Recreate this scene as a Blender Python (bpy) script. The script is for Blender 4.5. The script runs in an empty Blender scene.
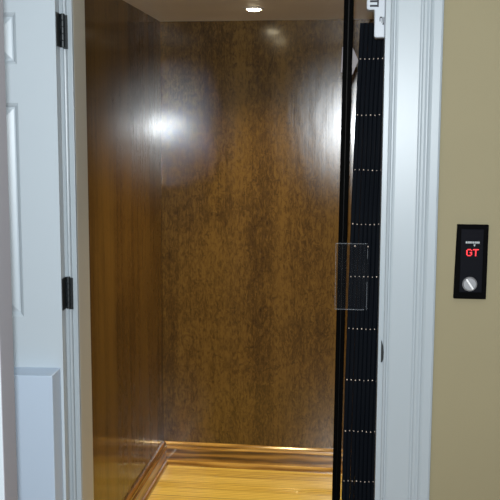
import bpy, bmesh, math, random
from mathutils import Vector, Matrix
random.seed(4)
SC = bpy.context.scene
COL = SC.collection
PI = math.pi

# ------------------------------------------------------------------ helpers
def obj(name, bm, mat, parent=None, smooth=False, bevel=0.0, seg=2):
    bmesh.ops.recalc_face_normals(bm, faces=bm.faces)
    me = bpy.data.meshes.new(name)
    bm.to_mesh(me); bm.free()
    if mat: me.materials.append(mat)
    if smooth:
        for p in me.polygons: p.use_smooth = True
    o = bpy.data.objects.new(name, me)
    COL.objects.link(o)
    if parent is not None: o.parent = parent
    if bevel > 0:
        m = o.modifiers.new('bevel', 'BEVEL'); m.width = bevel; m.segments = seg; m.limit_method = 'ANGLE'
        m.angle_limit = math.radians(35)
    return o

def empty(name, loc=(0, 0, 0), rotz=0):
    o = bpy.data.objects.new(name, None); COL.objects.link(o)
    o.location = loc; o.rotation_euler = (0, 0, rotz); o.empty_display_size = .05
    return o

def tag(o, label=None, cat=None, group=None, kind=None):
    if label: o['label'] = label
    if cat: o['category'] = cat
    if group: o['group'] = group
    if kind: o['kind'] = kind
    return o

def struct(o, label, cat): return tag(o, label, cat, kind='structure')

def box(bm, x0, x1, y0, y1, z0, z1):
    v = [bm.verts.new((x, y, z)) for z in (z0, z1) for y in (y0, y1) for x in (x0, x1)]
    for f in ((0, 1, 3, 2), (4, 6, 7, 5), (0, 4, 5, 1), (2, 3, 7, 6), (0, 2, 6, 4), (1, 5, 7, 3)):
        bm.faces.new([v[i] for i in f])
    return v

def BX(*a):
    bm = bmesh.new(); box(bm, *a); return bm

def prism(bm, pts, axis, a0, a1):
    """closed polygon pts (u,v) swept along axis from a0 to a1.  z:(x,y)  x:(y,z)  y:(x,z)"""
    def mk(u, v, a):
        return {'z': (u, v, a), 'x': (a, u, v), 'y': (u, a, v)}[axis]
    A = [bm.verts.new(mk(u, v, a0)) for u, v in pts]
    B = [bm.verts.new(mk(u, v, a1)) for u, v in pts]
    n = len(pts)
    for i in range(n):
        bm.faces.new((A[i], A[(i + 1) % n], B[(i + 1) % n], B[i]))
    bm.faces.new(A); bm.faces.new(B)

def disc_y(bm, cx, cz, r, y0, y1, n=32, r1=None):
    """disc with its axis along y (y1 = near side, radius r1 there)"""
    r1 = r if r1 is None else r1
    A = [bm.verts.new((cx + r * math.cos(2 * PI * i / n), y0, cz + r * math.sin(2 * PI * i / n))) for i in range(n)]
    B = [bm.verts.new((cx + r1 * math.cos(2 * PI * i / n), y1, cz + r1 * math.sin(2 * PI * i / n))) for i in range(n)]
    for i in range(n): bm.faces.new((A[i], A[(i + 1) % n], B[(i + 1) % n], B[i]))
    bm.faces.new(A); bm.faces.new(B)

def lathe_z(bm, prof, cx, cy, n=32, close=False):
    rings = []
    for r, z in prof:
        rings.append([bm.verts.new((cx + r * math.cos(2 * PI * i / n), cy + r * math.sin(2 * PI * i / n), z)) for i in range(n)])
    m = len(rings)
    for k in range(m if close else m - 1):
        A, B = rings[k], rings[(k + 1) % m]
        for i in range(n): bm.faces.new((A[i], A[(i + 1) % n], B[(i + 1) % n], B[i]))
    if not close:
        bm.faces.new(rings[0]); bm.faces.new(rings[-1])

# ------------------------------------------------------------------ materials
class NT:
    def __init__(s, name):
        s.m = bpy.data.materials.new(name); s.m.use_nodes = True
        s.t = s.m.node_tree; s.t.nodes.clear()
        s.out = s.n('ShaderNodeOutputMaterial')
    def n(s, typ, **kw):
        d = s.t.nodes.new(typ)
        for k, v in kw.items(): setattr(d, k, v)
        return d
    def set(s, sock, v):
        if isinstance(v, bpy.types.NodeSocket): s.t.links.new(v, sock)
        else: sock.default_value = v
    def math(s, op, a, b=0.0, c=0.0):
        d = s.n('ShaderNodeMath', operation=op)
        s.set(d.inputs[0], a); s.set(d.inputs[1], b); s.set(d.inputs[2], c)
        return d.outputs[0]
    def coord(s):
        return s.n('ShaderNodeTexCoord').outputs['Object']
    def mapping(s, vec, scale=(1, 1, 1), loc=(0, 0, 0), rot=(0, 0, 0)):
        d = s.n('ShaderNodeMapping'); s.set(d.inputs['Vector'], vec)
        d.inputs['Scale'].default_value = scale; d.inputs['Location'].default_value = loc; d.inputs['Rotation'].default_value = rot
        return d.outputs[0]
    def noise(s, vec, scale=1.0, detail=3.0, rough=.5, dist=0.0):
        d = s.n('ShaderNodeTexNoise'); s.set(d.inputs['Vector'], vec)
        d.inputs['Scale'].default_value = scale; d.inputs['Detail'].default_value = detail
        d.inputs['Roughness'].default_value = rough; d.inputs['Distortion'].default_value = dist
        return d.outputs['Fac']
    def ramp(s, fac, stops):
        d = s.n('ShaderNodeValToRGB'); s.set(d.inputs[0], fac)
        e = d.color_ramp.elements
        while len(e) < len(stops): e.new(0.5)
        for el, (p, c) in zip(e, stops):
            el.position = p; el.color = (*c, 1) if len(c) == 3 else c
        return d.outputs[0]
    def mix(s, fac, a, b, mode='MIX'):
        d = s.n('ShaderNodeMix', data_type='RGBA', blend_type=mode)
        s.set(d.inputs[0], fac)
        s.set(d.inputs[6], a if isinstance(a, bpy.types.NodeSocket) else (*a, 1))
        s.set(d.inputs[7], b if isinstance(b, bpy.types.NodeSocket) else (*b, 1))
        return d.outputs[2]
    def bump(s, h, strength=.1, dist=.01, normal=None):
        d = s.n('ShaderNodeBump'); d.inputs['Strength'].default_value = strength; d.inputs['Distance'].default_value = dist
        s.set(d.inputs['Height'], h)
        if normal is not None: s.set(d.inputs['Normal'], normal)
        return d.outputs[0]
    def pbr(s, col, rough=.5, metal=0.0, normal=None, spec=.5, coat=0.0, coatr=.05, emit=None, es=0.0):
        p = s.n('ShaderNodeBsdfPrincipled')
        s.set(p.inputs['Base Color'], col if isinstance(col, bpy.types.NodeSocket) else (*col, 1))
        s.set(p.inputs['Roughness'], rough); s.set(p.inputs['Metallic'], metal)
        p.inputs['Specular IOR Level'].default_value = spec
        p.inputs['Coat Weight'].default_value = coat; p.inputs['Coat Roughness'].default_value = coatr
        if normal is not None: s.set(p.inputs['Normal'], normal)
        if emit: p.inputs['Emission Color'].default_value = (*emit, 1); p.inputs['Emission Strength'].default_value = es
        s.t.links.new(p.outputs[0], s.out.inputs[0])
        return p

def paint(name, col, rough=.4, var=.04, bump=.02, scale=60, spec=.4):
    t = NT(name); c = t.coord()
    f = t.noise(c, 3.0, 4)
    colr = t.mix(f, tuple(x * (1 - var) for x in col), tuple(min(1, x * (1 + var)) for x in col))
    t.pbr(colr, rough, normal=t.bump(t.noise(c, scale, 3), bump, .002), spec=spec)
    return t.m

def simple(name, col, rough=.5, metal=0.0, var=.1, **kw):
    t = NT(name); c = t.coord()
    f = t.noise(c, 25.0, 3)
    colr = t.mix(f, tuple(x * (1 - var) for x in col), tuple(x * (1 + var) for x in col))
    t.pbr(colr, rough, metal, **kw)
    return t.m

def figured_panel(name, ax, tone, spec=.85, coat=.36):
    """polished maple-type veneer; ax = 'x' for a panel in the xz plane, 'y' for one in the yz plane"""
    t = NT(name); c = t.coord()
    def sc(h, v): return (h, h, v)
    fleck = t.noise(t.mapping(c, sc(62, 20)), 1, 5, .65, 2.2)
    curl = t.noise(t.mapping(c, sc(30, 13), (3, 1, 2)), 1, 4, .6, 2.5)
    band = t.noise(t.mapping(c, sc(9, .35), (7, 7, 0)), 1, 2, .5)
    cloud = t.noise(t.mapping(c, sc(3.2, 2.2), (1, 5, 3)), 1, 3, .55, .5)
    streak = t.noise(t.mapping(c, sc(140, 2.2), (2, 2, 5)), 1, 3, .6, .3)
    if ax == 'x': w = (.34, .26, .22, .16, .10)
    else:         w = (.10, .12, .42, .18, .24)
    tot = t.math('MULTIPLY', fleck, w[0])
    for s_, k in ((curl, w[1]), (band, w[2]), (cloud, w[3]), (streak, w[4])):
        tot = t.math('ADD', tot, t.math('MULTIPLY', s_, k))
    d, m, l = tone
    col = t.ramp(tot, [(.40, d), (.5, m), (.60, l)])
    # short dark eyes in the figure
    eye = t.noise(t.mapping(c, sc(21, 30), (9, 3, 1)), 1, 4, .6, 3.0)
    ef = t.ramp(eye, [(.57, (0, 0, 0)), (.70, (1, 1, 1))])
    col = t.mix(t.math('MULTIPLY', ef, .5 if ax == 'x' else .25), col, tuple(x * .45 for x in d))
    wav = t.noise(t.mapping(c, sc(10, 3.5), (4, 4, 4)), 1, 2, .5)
    nrm = t.bump(wav, .10, .006)
    nrm = t.bump(fleck, .03, .002, nrm)
    nrm = t.bump(streak, .05, .0012, nrm)
    p = t.pbr(col, .55, normal=nrm, spec=.08)
    # two clear lacquer lobes with short tails
    cn = t.bump(streak, .03, .0012, t.bump(wav, .03, .004))
    fr = t.n('ShaderNodeFresnel'); fr.inputs['IOR'].default_value = 1.45; t.set(fr.inputs['Normal'], cn)
    prev = p.outputs[0]
    for rough, k, nn in ((.205 if ax == 'x' else .16, spec, nrm), (.112, coat, cn)):
        g = t.n('ShaderNodeBsdfGlossy', distribution='BECKMANN'); g.inputs['Roughness'].default_value = rough
        g.inputs['Color'].default_value = (1, 1, 1, 1); t.set(g.inputs['Normal'], nn)
        mx = t.n('ShaderNodeMixShader'); t.set(mx.inputs[0], t.math('MULTIPLY', fr.outputs[0], k))
        t.t.links.new(prev, mx.inputs[1]); t.t.links.new(g.outputs[0], mx.inputs[2]); prev = mx.outputs[0]
    t.t.links.new(prev, t.out.inputs[0])
    return t.m

def oak(name, along, dark, mid, light, plank=None, rough=.28, coat=.5):
    """oak with its grain along 'x' or 'y'; plank = board width across the grain"""
    t = NT(name); c = t.coord()
    s = t.n('ShaderNodeSeparateXYZ'); t.set(s.inputs[0], c)
    X, Y, Z = s.outputs
    A, B = (X, Y) if along == 'x' else (Y, X)
    off = 0.0
    if plank:
        idx = t.math('FLOOR', t.math('DIVIDE', B, plank))
        w = t.n('ShaderNodeTexWhiteNoise', noise_dimensions='1D'); t.set(w.inputs['W'], idx)
        off = w.outputs['Value']
    cb = t.n('ShaderNodeCombineXYZ')
    t.set(cb.inputs[0], t.math('ADD', A, t.math('MULTIPLY', off, 9.0) if plank else 0.0))
    t.set(cb.inputs[1], B); t.set(cb.inputs[2], Z)
    v = cb.outputs[0]
    g = t.noise(t.mapping(v, (5, 190, 190)), 1, 4, .6, .6)
    cath = t.n('ShaderNodeTexWave', wave_type='BANDS', bands_direction='Y' if plank else 'Z')
    t.set(cath.inputs['Vector'], t.mapping(v, (.8, 14, 14) if plank else (1.6, 7, 7)))
    cath.inputs['Scale'].default_value = 1.3; cath.inputs['Distortion'].default_value = 7.0
    cath.inputs['Detail'].default_value = 2.0; cath.inputs['Detail Scale'].default_value = 1.0
    f = t.math('ADD', t.math('MULTIPLY', g, .55), t.math('MULTIPLY', cath.outputs['Fac'], .33))
    if plank: f = t.math('ADD', f, t.math('MULTIPLY', t.math('SUBTRACT', off, .5), .16))
    else: f = t.math('ADD', f, .02)
    col = t.ramp(f, [(.22, dark), (.42, mid), (.7, light)])
    h = g
    if plank:
        fr = t.math('FRACT', t.math('DIVIDE', B, plank))
        gap = t.math('LESS_THAN', t.math('MINIMUM', fr, t.math('SUBTRACT', 1.0, fr)), .018)
        col = t.mix(t.math('MULTIPLY', gap, .6), col, tuple(x * .4 for x in dark))
    t.pbr(col, rough, normal=t.bump(h, .06, .002), coat=coat, coatr=.12)
    return t.m

M = {}
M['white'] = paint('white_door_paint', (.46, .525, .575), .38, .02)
M['trimw'] = paint('white_trim_paint', (.365, .415, .448), .36, .02)
M['guard'] = paint('white_guard_plastic', (.455, .55, .67), .4, .02)
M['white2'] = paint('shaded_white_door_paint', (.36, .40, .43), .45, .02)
M['edgeg'] = paint('grey_door_edge', (.235, .23, .25), .5, .05)
M['cream'] = paint('cream_jamb_return', (.47, .44, .365), .5, .04)  # left jamb return, creamier than its white front edge
M['beige'] = paint('beige_wall_paint', (.275, .240, .144), .65, .05, .12, 220, .25)
M['ceil'] = paint('grey_ceiling_paint', (.62, .57, .50), .5, .05, .05, 120)
M['hallceil'] = paint('white_hall_ceiling_paint', (.7, .69, .66), .7)
M['panelx'] = figured_panel('polished_figured_veneer', 'x', ((.022, .0105, .0018), (.064, .0322, .0055), (.128, .070, .0140)))
M['panely'] = figured_panel('polished_straight_veneer', 'y', ((.030, .0135, .0024), (.066, .0315, .0056), (.108, .056, .0105)), .42, .42)
M['floor'] = oak('oak_floor_boards', 'x', (.34, .20, .026), (.64, .43, .080), (.80, .60, .155), plank=.083)
M['basex'] = oak('oak_base_moulding', 'x', (.04, .016, .002), (.17, .078, .011), (.40, .215, .042))
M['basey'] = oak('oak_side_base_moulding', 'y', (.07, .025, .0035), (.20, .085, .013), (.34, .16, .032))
M['capx'] = oak('lit_oak_cap_moulding', 'x', (.16, .07, .01), (.36, .19, .035), (.55, .33, .08), rough=.16, coat=1.0)  # lighter than the board: downlight on the top edges put into the colour
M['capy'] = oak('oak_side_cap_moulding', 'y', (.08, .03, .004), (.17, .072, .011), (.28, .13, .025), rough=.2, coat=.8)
M['hallfloor'] = oak('oak_hall_floor', 'y', (.20, .10, .03), (.32, .18, .06), (.42, .25, .10), plank=.083)
M['blackm'] = simple('black_hinge_metal', (.012, .016, .018), .4, .3)
M['post'] = simple('black_post_metal', (.0012, .0012, .0012), .7, 0, spec=.02)
M['seal'] = simple('grey_rubber_seal', (.010, .009, .008), .6, 0, spec=.1)
M['stud'] = simple('pale_rivet_metal', (.80, .66, .54), .35, .1, emit=None)
M['silver'] = simple('brushed_silver', (.30, .30, .31), .36, .8)
M['bright'] = simple('bright_steel', (.9, .9, .9), .3, .3)
M['plastic'] = paint('white_plastic', (.45, .49, .54), .35, .02, 0)
M['ink'] = simple('dark_ink', (.02, .022, .03), .7)
M['plate'] = simple('black_plate', (.0012, .0012, .0014), .7, 0, spec=.04)
M['face'] = simple('dark_blue_face', (.0030, .0034, .0060), .65, 0, spec=.08)
M['greymark'] = simple('grey_print', (.42, .46, .47), .6)
M['bracket'] = simple('grey_bracket_metal', (.17, .145, .145), .5, .1)
M['ring'] = simple('pale_light_ring', (.55, .5, .42), .4, .2)
def emit(name, col, st):
    t = NT(name); e = t.n('ShaderNodeEmission'); e.inputs[0].default_value = (*col, 1); e.inputs[1].default_value = st
    t.t.links.new(e.outputs[0], t.out.inputs[0]); return t.m
M['led'] = emit('red_led', (1.0, .05, .06), 2.2)
M['lens'] = emit('warm_lens', (1.0, .86, .58), 30.0)
# gate leaves: near black with faint vertical streaks
t = NT('black_gate_vinyl'); c = t.coord()
st = t.noise(t.mapping(c, (300, 30, 3)), 1, 4, .6)
t.pbr(t.ramp(st, [(.35, (.0022, .0034, .0056)), (.58, (.0042, .0056, .0082)), (.75, (.012, .0105, .010))]), .65, spec=.03,
      normal=t.bump(st, .1, .001))
M['gate'] = t.m
# clear acrylic
t = NT('clear_acrylic')
tr = t.n('ShaderNodeBsdfTransparent'); tr.inputs[0].default_value = (.93, .94, .95, 1)
gl = t.n('ShaderNodeBsdfGlossy'); gl.inputs['Roughness'].default_value = .04
df = t.n('ShaderNodeBsdfDiffuse'); df.inputs[0].default_value = (.6, .62, .66, 1)
lw = t.n('ShaderNodeLayerWeight'); lw.inputs[0].default_value = .12
m1 = t.n('ShaderNodeMixShader'); m2 = t.n('ShaderNodeMixShader')
t.set(m1.inputs[0], t.math('ADD', t.math('MULTIPLY', lw.outputs['Fresnel'], .8), .01)); t.t.links.new(tr.outputs[0], m1.inputs[1]); t.t.links.new(gl.outputs[0], m1.inputs[2])
haze = t.noise(t.mapping(t.coord(), (14, 14, 9)), 1, 3)
t.set(m2.inputs[0], t.math('MULTIPLY', haze, .008)); t.t.links.new(m1.outputs[0], m2.inputs[1]); t.t.links.new(df.outputs[0], m2.inputs[2])
t.t.links.new(m2.outputs[0], t.out.inputs[0])
M['acrylic'] = t.m
t = NT('acrylic_edge')
tr = t.n('ShaderNodeBsdfTransparent'); df = t.n('ShaderNodeBsdfDiffuse'); df.inputs[0].default_value = (.6, .65, .7, 1)
mx = t.n('ShaderNodeMixShader'); t.set(mx.inputs[0], t.math('MULTIPLY', t.noise(t.coord(), 30.0, 3), .28))
t.t.links.new(tr.outputs[0], mx.inputs[1]); t.t.links.new(df.outputs[0], mx.inputs[2]); t.t.links.new(mx.outputs[0], t.out.inputs[0])
M['acedge'] = t.m

# ------------------------------------------------------------------ dimensions (m).  y = 0 is the hall face of the door wall
XL, XR, YB, YF, H = -.937, .036, 1.632, .17, 2.13       # lift car
JL, JR = -.831, .0590                                    # door opening
HEAD = 2.055

# ------------------------------------------------------------------ lift car shell
struct(obj('wall_left', BX(XL - .02, XL, YF, YB, 0, H), M['panely']), 'polished brown wood panel wall on the left inside the lift car', 'wall')
struct(obj('wall_back', BX(XL - .02, XR + .02, YB, YB + .02, 0, H), M['panelx']), 'polished figured brown wood panel at the back of the lift car', 'wall')
struct(obj('wall_right', BX(XR, XR + .02, .32, YB, 0, H), M['panely']), 'brown wood panel wall behind the folded black gate', 'wall')
struct(obj('ceiling', BX(XL - .02, XR + .02, YF, YB + .02, H, H + .03), M['ceil']), 'grey ceiling of the lift car above the wood panels', 'ceiling')
struct(obj('floor', BX(XL - .02, XR + .02, YF, YB + .02, -.03, 0), M['floor']), 'yellow oak board floor inside the lift car', 'floor')

# base mouldings: profile (distance from wall, height)
BP = [(0, 0), (.026, 0), (.026, .006), (.0245, .013), (.020, .019), (.0145, .0225), (.0135, .024), (.0135, .078), (.0145, .081),
      (.0195, .084), (.0215, .088), (.0205, .092), (.0165, .095), (.0155, .098), (.0185, .102), (.0175, .107), (.012, .112), (.006, .1145), (0, .1145)]
def base_run(name, mat, mat2, axis, a0, a1, wall, sgn, label):
    def run(nm, pts, m, par=None):
        bm = bmesh.new(); prism(bm, [(wall + sgn * d, z) for d, z in pts], axis, a0, a1)
        return obj(nm, bm, m, par)
    o = run(name, [(0, .0005), (.0130, .0005), (.0135, .004), (.0135, .082), (0, .082)], mat)
    run('shoe_moulding', [(.0137, .0002), (.026, .0002), (.026, .006), (.0245, .013), (.020, .019), (.0145, .0225), (.0137, .0225)], mat2, o)
    run('cap_moulding', [(0, .0822), (.0150, .0822), (.0205, .0850), (.0220, .0890), (.0200, .0935), (.0150, .0955), (.0140, .0985), (.0175, .1025),
                         (.0170, .1075), (.0120, .1125), (.0060, .1145), (0, .1145)], mat2, o)
    return struct(o, label, 'baseboard')
base_run('baseboard_back', M['basex'], M['capx'], 'x', XL, XR, YB, -1, 'oak moulded baseboard along the back of the lift car')
base_run('baseboard_left', M['basey'], M['capy'], 'y', YF, YB, XL, 1, 'oak moulded baseboard along the left wall of the lift car')
base_run('baseboard_right', M['basey'], M['capy'], 'y', .32, YB, XR, -1, 'oak moulded baseboard behind the folded black gate')

# ------------------------------------------------------------------ hall shell
bm = bmesh.new()
WT = .125
box(bm, -2.6, JL - .02, 0, WT, 0, 2.45)
box(bm, JR + .02, 1.3, 0, WT, 0, 2.45)
box(bm, JL - .02, JR + .02, 0, WT, HEAD + .02, 2.45)
struct(obj('wall_front', bm, M['beige']), 'beige hall wall around the white door frame', 'wall')
struct(obj('floor', BX(-2.6, 1.3, -3.4, YF, -.03, 0), M['hallfloor']), 'wood hall floor in front of the lift door', 'floor')
struct(obj('ceiling', BX(-2.6, 1.3, -3.4, WT, 2.45, 2.48), M['hallceil']), 'white hall ceiling in front of the lift door', 'ceiling')

# door frame: jamb fronts (white) and cream return behind them
def frame_part(name, mat, b, label, bev=.0015):
    return struct(obj(name, BX(*b), mat, bevel=bev), label, 'door frame')
frame_part('trim_1', M['trimw'], (JL - .02, JL, -.001, .014, 0, HEAD), 'white front edge of the left door jamb beside the hinges')
frame_part('trim_2', M['cream'], (JL - .02, JL, .014, WT, 0, HEAD), 'cream left jamb return beside the wood panel')
tj = frame_part('trim_3', M['trimw'], (JR, JR + .02, -.001, WT, 0, HEAD), 'white right door jamb beside the folded black gate')
frame_part('trim_4', M['trimw'], (JL - .02, JR + .02, -.001, WT, HEAD, HEAD + .02), 'white head jamb over the lift doorway')

# casing profile (distance outward from the inner edge, projection)
RV = .0145
CP = [(0, 0), (0, .012), (.002, .0145), (.005, .0155), (.008, .0145), (.010, .0105), (.013, .0105), (.0165, .0135), (.022, .0145), (.080, .0165),
      (.084, .0145), (.087, .0145), (.091, .0185), (.097, .0195), (.103, .0175), (.106, .0175), (.110, .022), (.116, .0245), (.136, .0245), (.141, .022), (.142, .018), (.142, 0)]
def casing(name, x_in, sgn, label):
    bm = bmesh.new()
    prism(bm, [(x_in + sgn * u, -v) for u, v in CP], 'z', 0, HEAD + RV + .142)
    return struct(obj(name, bm, M['trimw']), label, 'door casing')
casing('trim_5', JR + RV, 1, 'wide white moulded casing to the right of the lift doorway')
casing('trim_6', JL - RV, -1, 'white moulded casing behind the open white door')
bm = bmesh.new()
prism(bm, [(-v, HEAD + RV + u) for u, v in CP], 'x', JL - RV, JR + RV)
struct(obj('trim_7', bm, M['trimw']), 'white moulded casing over the lift doorway', 'door casing')

# strike plate lip on the right jamb front
bm = bmesh.new()
prism(bm, [(.0675, .962), (.0715, .963), (.0745, .973), (.0750, .992), (.0735, 1.008), (.0700, 1.020), (.0675, 1.026)], 'y', -.0155, -.001)
obj('strike_plate', bm, M['blackm'], tj, bevel=.001)

# ------------------------------------------------------------------ hinged landing door, swung open against the left wall
DW, DT, DH = .885, .044, 2.045
HX, HY = -.853, -.080            # inner-face corner at the hinge edge
ANG = math.radians(184)          # local +x runs from hinge edge to free edge
# local frame: x along the leaf, local y = 0 is the face turned to the camera, y negative is toward the wall
door = empty('door_1', (HX, HY, 0), ANG)
struct(door, 'white panelled door swung wide open at the left of the lift doorway', 'door')
# in this frame +y points to the hall (camera) because of the ~180 degree turn -> the leaf occupies y in [-DT, 0] mirrored
def leafbox(bm, x0, x1, z0, z1, y0=-DT, y1=0): box(bm, x0, x1, y0, y1, z0, z1)
# rotate(184deg): local +y -> world -y  (towards camera).  So the face is y=0 and the leaf body is y<0 (towards the wall).
st_w, mull = .112, .105
rails = [(.008, .24), (.90, 1.080), (1.695, 1.8015), (1.945, DH)]
bm = bmesh.new()
leafbox(bm, 0, st_w, .008, DH); leafbox(bm, DW - st_w, DW, .008, DH)
for z0, z1 in rails: leafbox(bm, st_w, DW - st_w, z0, z1)
xm0 = DW / 2 - mull / 2; xm1 = DW / 2 + mull / 2
for (a, b) in ((.24, .90), (1.080, 1.695), (1.8015, 1.945)): leafbox(bm, xm0, xm1, a, b)
obj('door_frame', bm, M['white'], door)
def raised(x0, x1, z0, z1):
    bm = bmesh.new()
    steps = [(0, 0.0), (.006, -.004), (.012, -.0105), (.016, -.0105), (.040, -.003), (.0415, -.002)]
    rings = []
    for ins, yy in steps:
        rings.append([bm.verts.new(p) for p in ((x0 + ins, yy, z0 + ins), (x1 - ins, yy, z0 + ins), (x1 - ins, yy, z1 - ins), (x0 + ins, yy, z1 - ins))])
    for A, B in zip(rings, rings[1:]):
        for i in range(4): bm.faces.new((A[i], A[(i + 1) % 4], B[(i + 1) % 4], B[i]))
    bm.faces.new(rings[-1])
    # plain back
    bk = [bm.verts.new(p) for p in ((x0, -DT + .008, z0), (x1, -DT + .008, z0), (x1, -DT + .008, z1), (x0, -DT + .008, z1))]
    bm.faces.new(bk)
    for i in range(4): bm.faces.new((rings[0][i], rings[0][(i + 1) % 4], bk[(i + 1) % 4], bk[i]))
    return obj('panel', bm, M['white'], door)
for (z0, z1) in ((.24, .90), (1.080, 1.695), (1.8015, 1.945)):
    raised(st_w, xm0, z0, z1); raised(xm1, DW - st_w, z0, z1)
# space guard box on the lower half
bm = bmesh.new()
gx0, gx1, gz0, gz1, gd = .007, .86, .10, .931, .062
A = [bm.verts.new(p) for p in ((gx0, 0, gz0), (gx1, 0, gz0), (gx1, 0, gz1), (gx0, 0, gz1))]
tp = .009
B = [bm.verts.new(p) for p in ((gx0 + tp, gd, gz0 + tp), (gx1 - tp, gd, gz0 + tp), (gx1 - tp, gd, gz1 - tp), (gx0 + tp, gd, gz1 - tp))]
bm.faces.new(A); bm.faces.new(B)
for i in range(4): bm.faces.new((A[i], A[(i + 1) % 4], B[(i + 1) % 4], B[i]))
tag(obj('space_guard', bm, M['guard'], door, bevel=.0025), 'boxed white gap filler on the lower half of the door')
# hinges: leaf on the door edge, barrel, leaf on the jamb
for hz in (1.900, 1.146, .30):
    h2 = .047
    bm = bmesh.new(); box(bm, -.0025, -.0002, -.043, -.004, hz - h2, hz + h2)
    hg = obj('hinge', bm, M['blackm'], door, bevel=.001)
    tag(hg, 'black metal butt hinge')
    bm = bmesh.new()
    for k in range(5):
        z0 = hz - h2 + k * 2 * h2 / 5
        lathe_z(bm, [(.0, z0), (.0062, z0), (.0068, z0 + .001), (.0068, z0 + 2 * h2 / 5 - .0015), (.0062, z0 + 2 * h2 / 5 - .0005), (.0, z0 + 2 * h2 / 5 - .0005)], -.0085, -.046, 16)
    bmesh.ops.remove_doubles(bm, verts=bm.verts, dist=1e-6)
    obj('barrel', bm, M['blackm'], hg)
    bm = bmesh.new(); box(bm, -.0215, -.0085, -.052, -.0475, hz - h2 - .004, hz + h2 - .004)
    obj('jamb_leaf', bm, M['blackm'], hg, bevel=.001)

# a second white door leaf, nearer, seen almost edge-on at the left of the frame
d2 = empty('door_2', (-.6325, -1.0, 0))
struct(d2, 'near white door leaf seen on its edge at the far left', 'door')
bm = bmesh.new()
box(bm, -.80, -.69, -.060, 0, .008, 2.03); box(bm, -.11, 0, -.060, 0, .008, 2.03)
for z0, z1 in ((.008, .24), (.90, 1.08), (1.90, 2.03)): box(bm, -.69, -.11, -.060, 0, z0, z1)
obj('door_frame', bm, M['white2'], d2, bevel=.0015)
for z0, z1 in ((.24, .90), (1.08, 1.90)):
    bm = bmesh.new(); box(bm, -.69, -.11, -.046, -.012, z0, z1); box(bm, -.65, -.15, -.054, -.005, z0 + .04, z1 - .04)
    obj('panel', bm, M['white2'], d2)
obj('edge_band', BX(-.0005, .0012, -.0595, -.0005, .008, 2.03), M['edgeg'], d2)  # thin strip on the leaf edge, greyer than its face

# ------------------------------------------------------------------ accordion gate
gate = empty('accordion_gate', (.02, .235, 0))
tag(gate, 'black accordion safety gate folded into a stack at the right of the lift car', 'gate')
GX, GY = .02, .235
EDGE = [(.015, -.044), (.30, -.0425), (.5176, -.0406), (.8475, -.0367), (1.177, -.0305), (1.412, -.0262), (1.654, -.0200), (1.80, -.0150), (1.89, -.0118), (1.9395, -.0105)]
def edge_x(z):
    for (z0, x0), (z1, x1) in zip(EDGE, EDGE[1:]):
        if z <= z1: return x0 + (x1 - x0) * (z - z0) / (z1 - z0)
    return EDGE[-1][1]
PITCH, NP = .0131, 9
prof = [(-.0064, .080), (-.0064, .0022), (-.0058, .0008), (-.0040, .0), (.0, -.0004), (.0040, .0), (.0058, .0008), (.0064, .0022), (.0064, .080),
        (.0048, .080), (.0, .022), (-.0048, .080)]
def make_leaf():
    bm = bmesh.new(); rows = []
    for z, x in EDGE:
        rows.append([bm.verts.new((x + .0062 - GX + u, .196 - GY + v, z)) for u, v in prof])
    n = len(prof)
    for A, B in zip(rows, rows[1:]):
        for i in range(n): bm.faces.new((A[i], A[(i + 1) % n], B[(i + 1) % n], B[i]))
    bm.faces.new(rows[0]); bm.faces.new(rows[-1])
    return obj('gate_leaf', bm, M['gate'], gate)
leaf0 = make_leaf()
ROWS = [.020 + .354 - .187, .354, .5214, .6851, .8498, 1.0137, 1.1769, 1.3392, 1.5037, 1.6688, 1.8345]
bm = bmesh.new(); bmesh.ops.create_uvsphere(bm, u_segments=10, v_segments=6, radius=.0019)
stud0 = obj('rivet', bm, M['stud'], leaf0, smooth=True)
def stud_pos(z, k): return (edge_x(z) + .0062 - GX, .1945 - GY, z)
leaves = [leaf0]
for k in range(1, NP):
    l = leaf0.copy(); COL.objects.link(l); l.parent = gate; l.location.x = PITCH * k
    l.location.y = random.uniform(-.0004, .0004)
    leaves.append(l)
first = True
for k, l in enumerate(leaves):
    for z in ROWS:
        s = stud0 if first else stud0.copy()
        if not first: COL.objects.link(s)
        first = False
        s.parent = l; s.location = stud_pos(z + random.uniform(-.0012, .0012), k)
        r = random.uniform(.75, 1.15); s.scale = (r, r, r)
# leading post: two slim bars leaning a little
def bar(x_top, x_bot, w, name='lead_bar'):
    bm = bmesh.new(); zt, zb = 2.085, .012
    y0, y1 = .183 - GY, .213 - GY
    v = []
    for z, x in ((zb, x_bot), (zt, x_top)):
        v.append([bm.verts.new((x - GX + dx, y, z)) for dx, y in ((-w / 2, y0), (w / 2, y0), (w / 2, y1), (-w / 2, y1))])
    for i in range(4): bm.faces.new((v[0][i], v[0][(i + 1) % 4], v[1][(i + 1) % 4], v[1][i]))
    bm.faces.new(v[0]); bm.faces.new(v[1])
    return obj(name, bm, M['post'], gate, bevel=.0015)
bar(-.0517, -.0687, .0125); bar(-.0352, -.0565, .0125)
bm = bmesh.new()
prism(bm, [(-.0687 - GX, .012), (-.0565 - GX, .012), (-.0352 - GX, 2.08), (-.0517 - GX, 2.08)], 'y', .198 - GY, .206 - GY)
obj('lead_seal', bm, M['seal'], gate)
# bracket plate behind the post
bm = bmesh.new()
prism(bm, [(-.0660 - GX, 1.797), (-.0300 - GX, 1.790), (-.0132 - GX, 1.8316), (-.0320 - GX, 1.872), (-.0630 - GX, 1.872)], 'y', .216 - GY, .221 - GY)
obj('latch_bracket', bm, M['bracket'], gate, bevel=.001)
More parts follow.
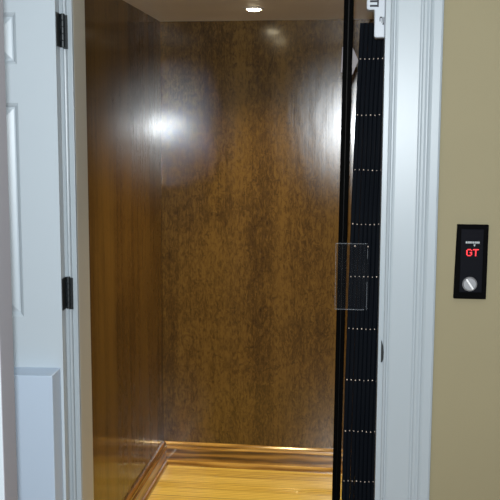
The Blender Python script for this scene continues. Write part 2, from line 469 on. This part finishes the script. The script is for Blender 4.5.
# clear pull plate in front of the post
bm = bmesh.new(); box(bm, -.0715 - GX, .026 - GX, .172 - GY, .175 - GY, 1.078, 1.2815)
hp = obj('pull_plate', bm, M['acrylic'], gate, bevel=.001)
tag(hp, 'clear acrylic pull plate')
bm = bmesh.new()
for b in ((-.0715, -.0703, 1.078, 1.2815), (-.0715, .022, 1.2805, 1.2817), (-.0715, .018, 1.077, 1.0785), (.0245, .026, 1.078, 1.165), (.0245, .026, 1.235, 1.265)):
    box(bm, b[0] - GX, b[1] - GX, .170 - GY, .177 - GY, b[2], b[3])
obj('plate_rim', bm, M['acedge'], hp)
for x, z, r in ((-.0135, 1.2745, .0020), (.026, 1.2735, .0017)):
    bm = bmesh.new(); bmesh.ops.create_uvsphere(bm, u_segments=10, v_segments=6, radius=r)
    bmesh.ops.translate(bm, verts=bm.verts, vec=(x - GX, .1705 - GY, z))
    obj('screw', bm, M['stud'], hp, smooth=True)
# hanger and track
bm = bmesh.new(); box(bm, -.93 - GX, .10 - GX, .188 - GY, .250 - GY, 2.085, 2.128)
obj('track', bm, M['post'], gate)
for x in (.056, .078):
    bm = bmesh.new(); box(bm, x - .003 - GX, x + .003 - GX, .215 - GY, .221 - GY, 1.935, 2.086)
    obj('hanger', bm, M['post'], gate)

# ------------------------------------------------------------------ white box on the right jamb (top right of the doorway)
def rounded(pts, r, n=5):
    out = []
    m = len(pts)
    for i in range(m):
        p0, p1, p2 = Vector(pts[i - 1][:2]), Vector(pts[i][:2]), Vector(pts[(i + 1) % m][:2])
        rr = pts[i][2] if len(pts[i]) > 2 else r
        if rr <= 0: out.append(tuple(p1)); continue
        a = (p0 - p1).normalized(); b = (p2 - p1).normalized()
        s, e = p1 + a * rr, p1 + b * rr
        for k in range(n + 1):
            u = k / n
            out.append(tuple((1 - u) ** 2 * s + 2 * u * (1 - u) * p1 + u * u * e))
    return out
lb = empty('interlock_box', (JR, .07, 1.96))
tag(lb, 'white stepped plastic box with dark markings at the top of the right door jamb', 'lock box')
ox, oy, oz = JR, .07, 1.96
bm = bmesh.new()
pts = [(.0590, 2.045, .0), (.0075, 2.045, .006), (.0075, 1.956, .008), (.0295, 1.956, .004), (.0295, 1.880, .008), (.0590, 1.880, .0)]
prism(bm, [(x - ox, z - oz) for x, z in rounded(pts, .005)], 'y', .040 - oy, .085 - oy)
body = obj('casing_body', bm, M['plastic'], lb, bevel=.003, seg=3)
def mark(rects, name):
    bm = bmesh.new()
    for x0, x1, z0, z1 in rects: box(bm, x0 - ox, x1 - ox, .0393 - oy, .0402 - oy, z0 - oz, z1 - oz)
    return obj(name, bm, M['ink'], lb)
# mirrored "E" (three bars off a right-hand upright), then a hook and an upright with a foot
mark([(.0365, .0410, 1.9635, 2.0000), (.0165, .0370, 1.9640, 1.9695), (.0165, .0370, 1.9765, 1.9820), (.0165, .0370, 1.9890, 1.9945)], 'printed_mark')
mark([(.0440, .0465, 1.924, 1.9345), (.0450, .0510, 1.9335, 1.9370), (.0500, .0523, 1.920, 1.936), (.0545, .0568, 1.915, 1.936), (.0520, .0568, 1.915, 1.919)], 'printed_mark')

# ------------------------------------------------------------------ call station on the beige wall
cs = empty('call_station', (.3105, 0, 1.26))
tag(cs, 'black lift call panel with red GT display and silver key knob on the beige wall', 'call panel')
cx, cz = .3105, 1.26
bm = bmesh.new()
A = [bm.verts.new((x, y, z)) for x, y, z in ((-.0450, 0, -.1070), (.0445, 0, -.1070), (.0450, 0, .1025), (-.0405, 0, .1025))]
B = [bm.verts.new((v.co.x, -.016, v.co.z)) for v in A]
bm.faces.new(A); bm.faces.new(B)
for i in range(4): bm.faces.new((A[i], A[(i + 1) % 4], B[(i + 1) % 4], B[i]))
obj('backplate', bm, M['plate'], cs, bevel=.002)
obj('face_panel', BX(-.0300, .0320, -.0185, -.0155, -.088, .090), M['face'], cs, bevel=.0015)
# red dot-built letters
GLY = {'G': ["01110", "10001", "10000", "10011", "10001", "10001", "01110"], 'T': ["11111", "00100", "00100", "00100", "00100", "00100", "00100"]}
bm = bmesh.new()
u, uz = .0031, .0028
for k, ch in enumerate('GT'):
    x0 = .0025 - .0165 + k * .0178
    for r, row in enumerate(GLY[ch]):
        for q, b in enumerate(row):
            if b == '1':
                x = x0 + q * u; z = .0245 + .0100 - r * uz
                box(bm, x, x + u * .94, -.0192, -.0183, z - uz * .94, z)
obj('display_letters', bm, M['led'], cs)
# small grey printed line with a little arrow under it
bm = bmesh.new()
x = -.0165
for w in (.0038, .0030, .0045, .0034, .0036, .0030, .0042, .0034):
    box(bm, x, x + w, -.0190, -.0183, .0505, .0560); x += w + .0012
prism(bm, [(.0045, .0475), (.0105, .0475), (.0075, .0410)], 'y', -.0190, -.0183)
obj('printed_line', bm, M['greymark'], cs)
# key knob
kx, kz = -.0025, -.0635
bm = bmesh.new(); disc_y(bm, kx, kz, .0205, -.0180, -.0240, 40, .0198); disc_y(bm, kx, kz, .0190, -.0240, -.0262, 40, .0170)
kn = obj('key_knob', bm, M['silver'], cs)
tag(kn, 'round silver key knob')
bm = bmesh.new(); box(bm, -.0168, .0168, -.0290, -.0258, -.0026, .0026)
bmesh.ops.rotate(bm, verts=bm.verts, cent=(0, 0, 0), matrix=Matrix.Rotation(math.radians(56), 3, 'Y'))
bmesh.ops.translate(bm, verts=bm.verts, vec=(kx, 0, kz))
obj('knob_ridge', bm, M['bright'], kn, bevel=.0008)

# ------------------------------------------------------------------ recessed lights in the car ceiling
def downlight(y, label):
    r = empty('recessed_light', (-.4525, y, H)); tag(r, label, 'ceiling light', 'small lights in the lift ceiling')
    bm = bmesh.new(); lathe_z(bm, [(.0305, 0), (.044, 0), (.043, -.004), (.034, -.006), (.0305, -.003)], 0, 0, 36, True)
    obj('light_ring', bm, M['ring'], r)
    bm = bmesh.new(); lathe_z(bm, [(.0300, -.0005), (.0300, -.005), (.023, -.010), (.008, -.0125)], 0, 0, 32)
    obj('light_lens', bm, M['lens'], r)
downlight(1.235, 'small round ceiling light glowing near the back wood panel')
downlight(.80, 'small round ceiling light nearer the doorway, seen mirrored in the back panel')

# ------------------------------------------------------------------ lights
def lamp(name, typ, loc, energy, col, aim=None, **kw):
    d = bpy.data.lights.new(name, typ); d.energy = energy; d.color = col
    for k, v in kw.items(): setattr(d, k, v)
    o = bpy.data.objects.new(name, d); COL.objects.link(o); o.location = loc
    if aim is not None: o.rotation_euler = (Vector(aim) - Vector(loc)).to_track_quat('-Z', 'Y').to_euler()
    return o
CAM = Vector((0, -2.5624, 1.6048))
for y in (1.235, .80):
    lamp('downlight_lamp', 'SPOT', (-.4525, y, 2.110), 66, (1.0, .80, .44), (-.4525, y, 0), spot_size=math.radians(105), spot_blend=1.0, shadow_soft_size=.025)
lamp('flash', 'SPOT', (CAM.x - .012, CAM.y + .01, CAM.z + .085), 265, (.90, .96, 1.0), (-.30, 0, .80), spot_size=math.radians(140), spot_blend=.3, shadow_soft_size=.02)
lamp('hall_lamp', 'AREA', (-.3, -1.9, 2.42), 5, (1.0, .95, .86), (-.3, -1.9, 0), size=.9)

w = bpy.data.worlds.new('hall_ambient'); SC.world = w; w.use_nodes = True
bg = w.node_tree.nodes['Background']; bg.inputs[0].default_value = (.80, .88, 1.0, 1); bg.inputs[1].default_value = .035

# ------------------------------------------------------------------ camera
yaw, pitch, roll = -.1218, .126, .0038
cyw, syw = math.cos(yaw), math.sin(yaw)
fwd = Vector((syw, cyw, 0)); right = Vector((cyw, -syw, 0)); up = Vector((0, 0, 1))
f2 = fwd * math.cos(pitch) - up * math.sin(pitch); u2 = up * math.cos(pitch) + fwd * math.sin(pitch)
r3 = right * math.cos(roll) + u2 * math.sin(roll); u3 = u2 * math.cos(roll) - right * math.sin(roll)
cd = bpy.data.cameras.new('camera'); cam = bpy.data.objects.new('camera', cd); COL.objects.link(cam)
mw = Matrix((r3, u3, -f2)).transposed().to_4x4(); mw.translation = CAM
cam.matrix_world = mw
cd.sensor_width = 36; cd.lens = 900 / 500 * 36; cd.clip_start = .02
SC.camera = cam
SC.cycles.sample_clamp_indirect = 0
SC.view_settings.view_transform = 'Standard'
SC.view_settings.look = 'None'
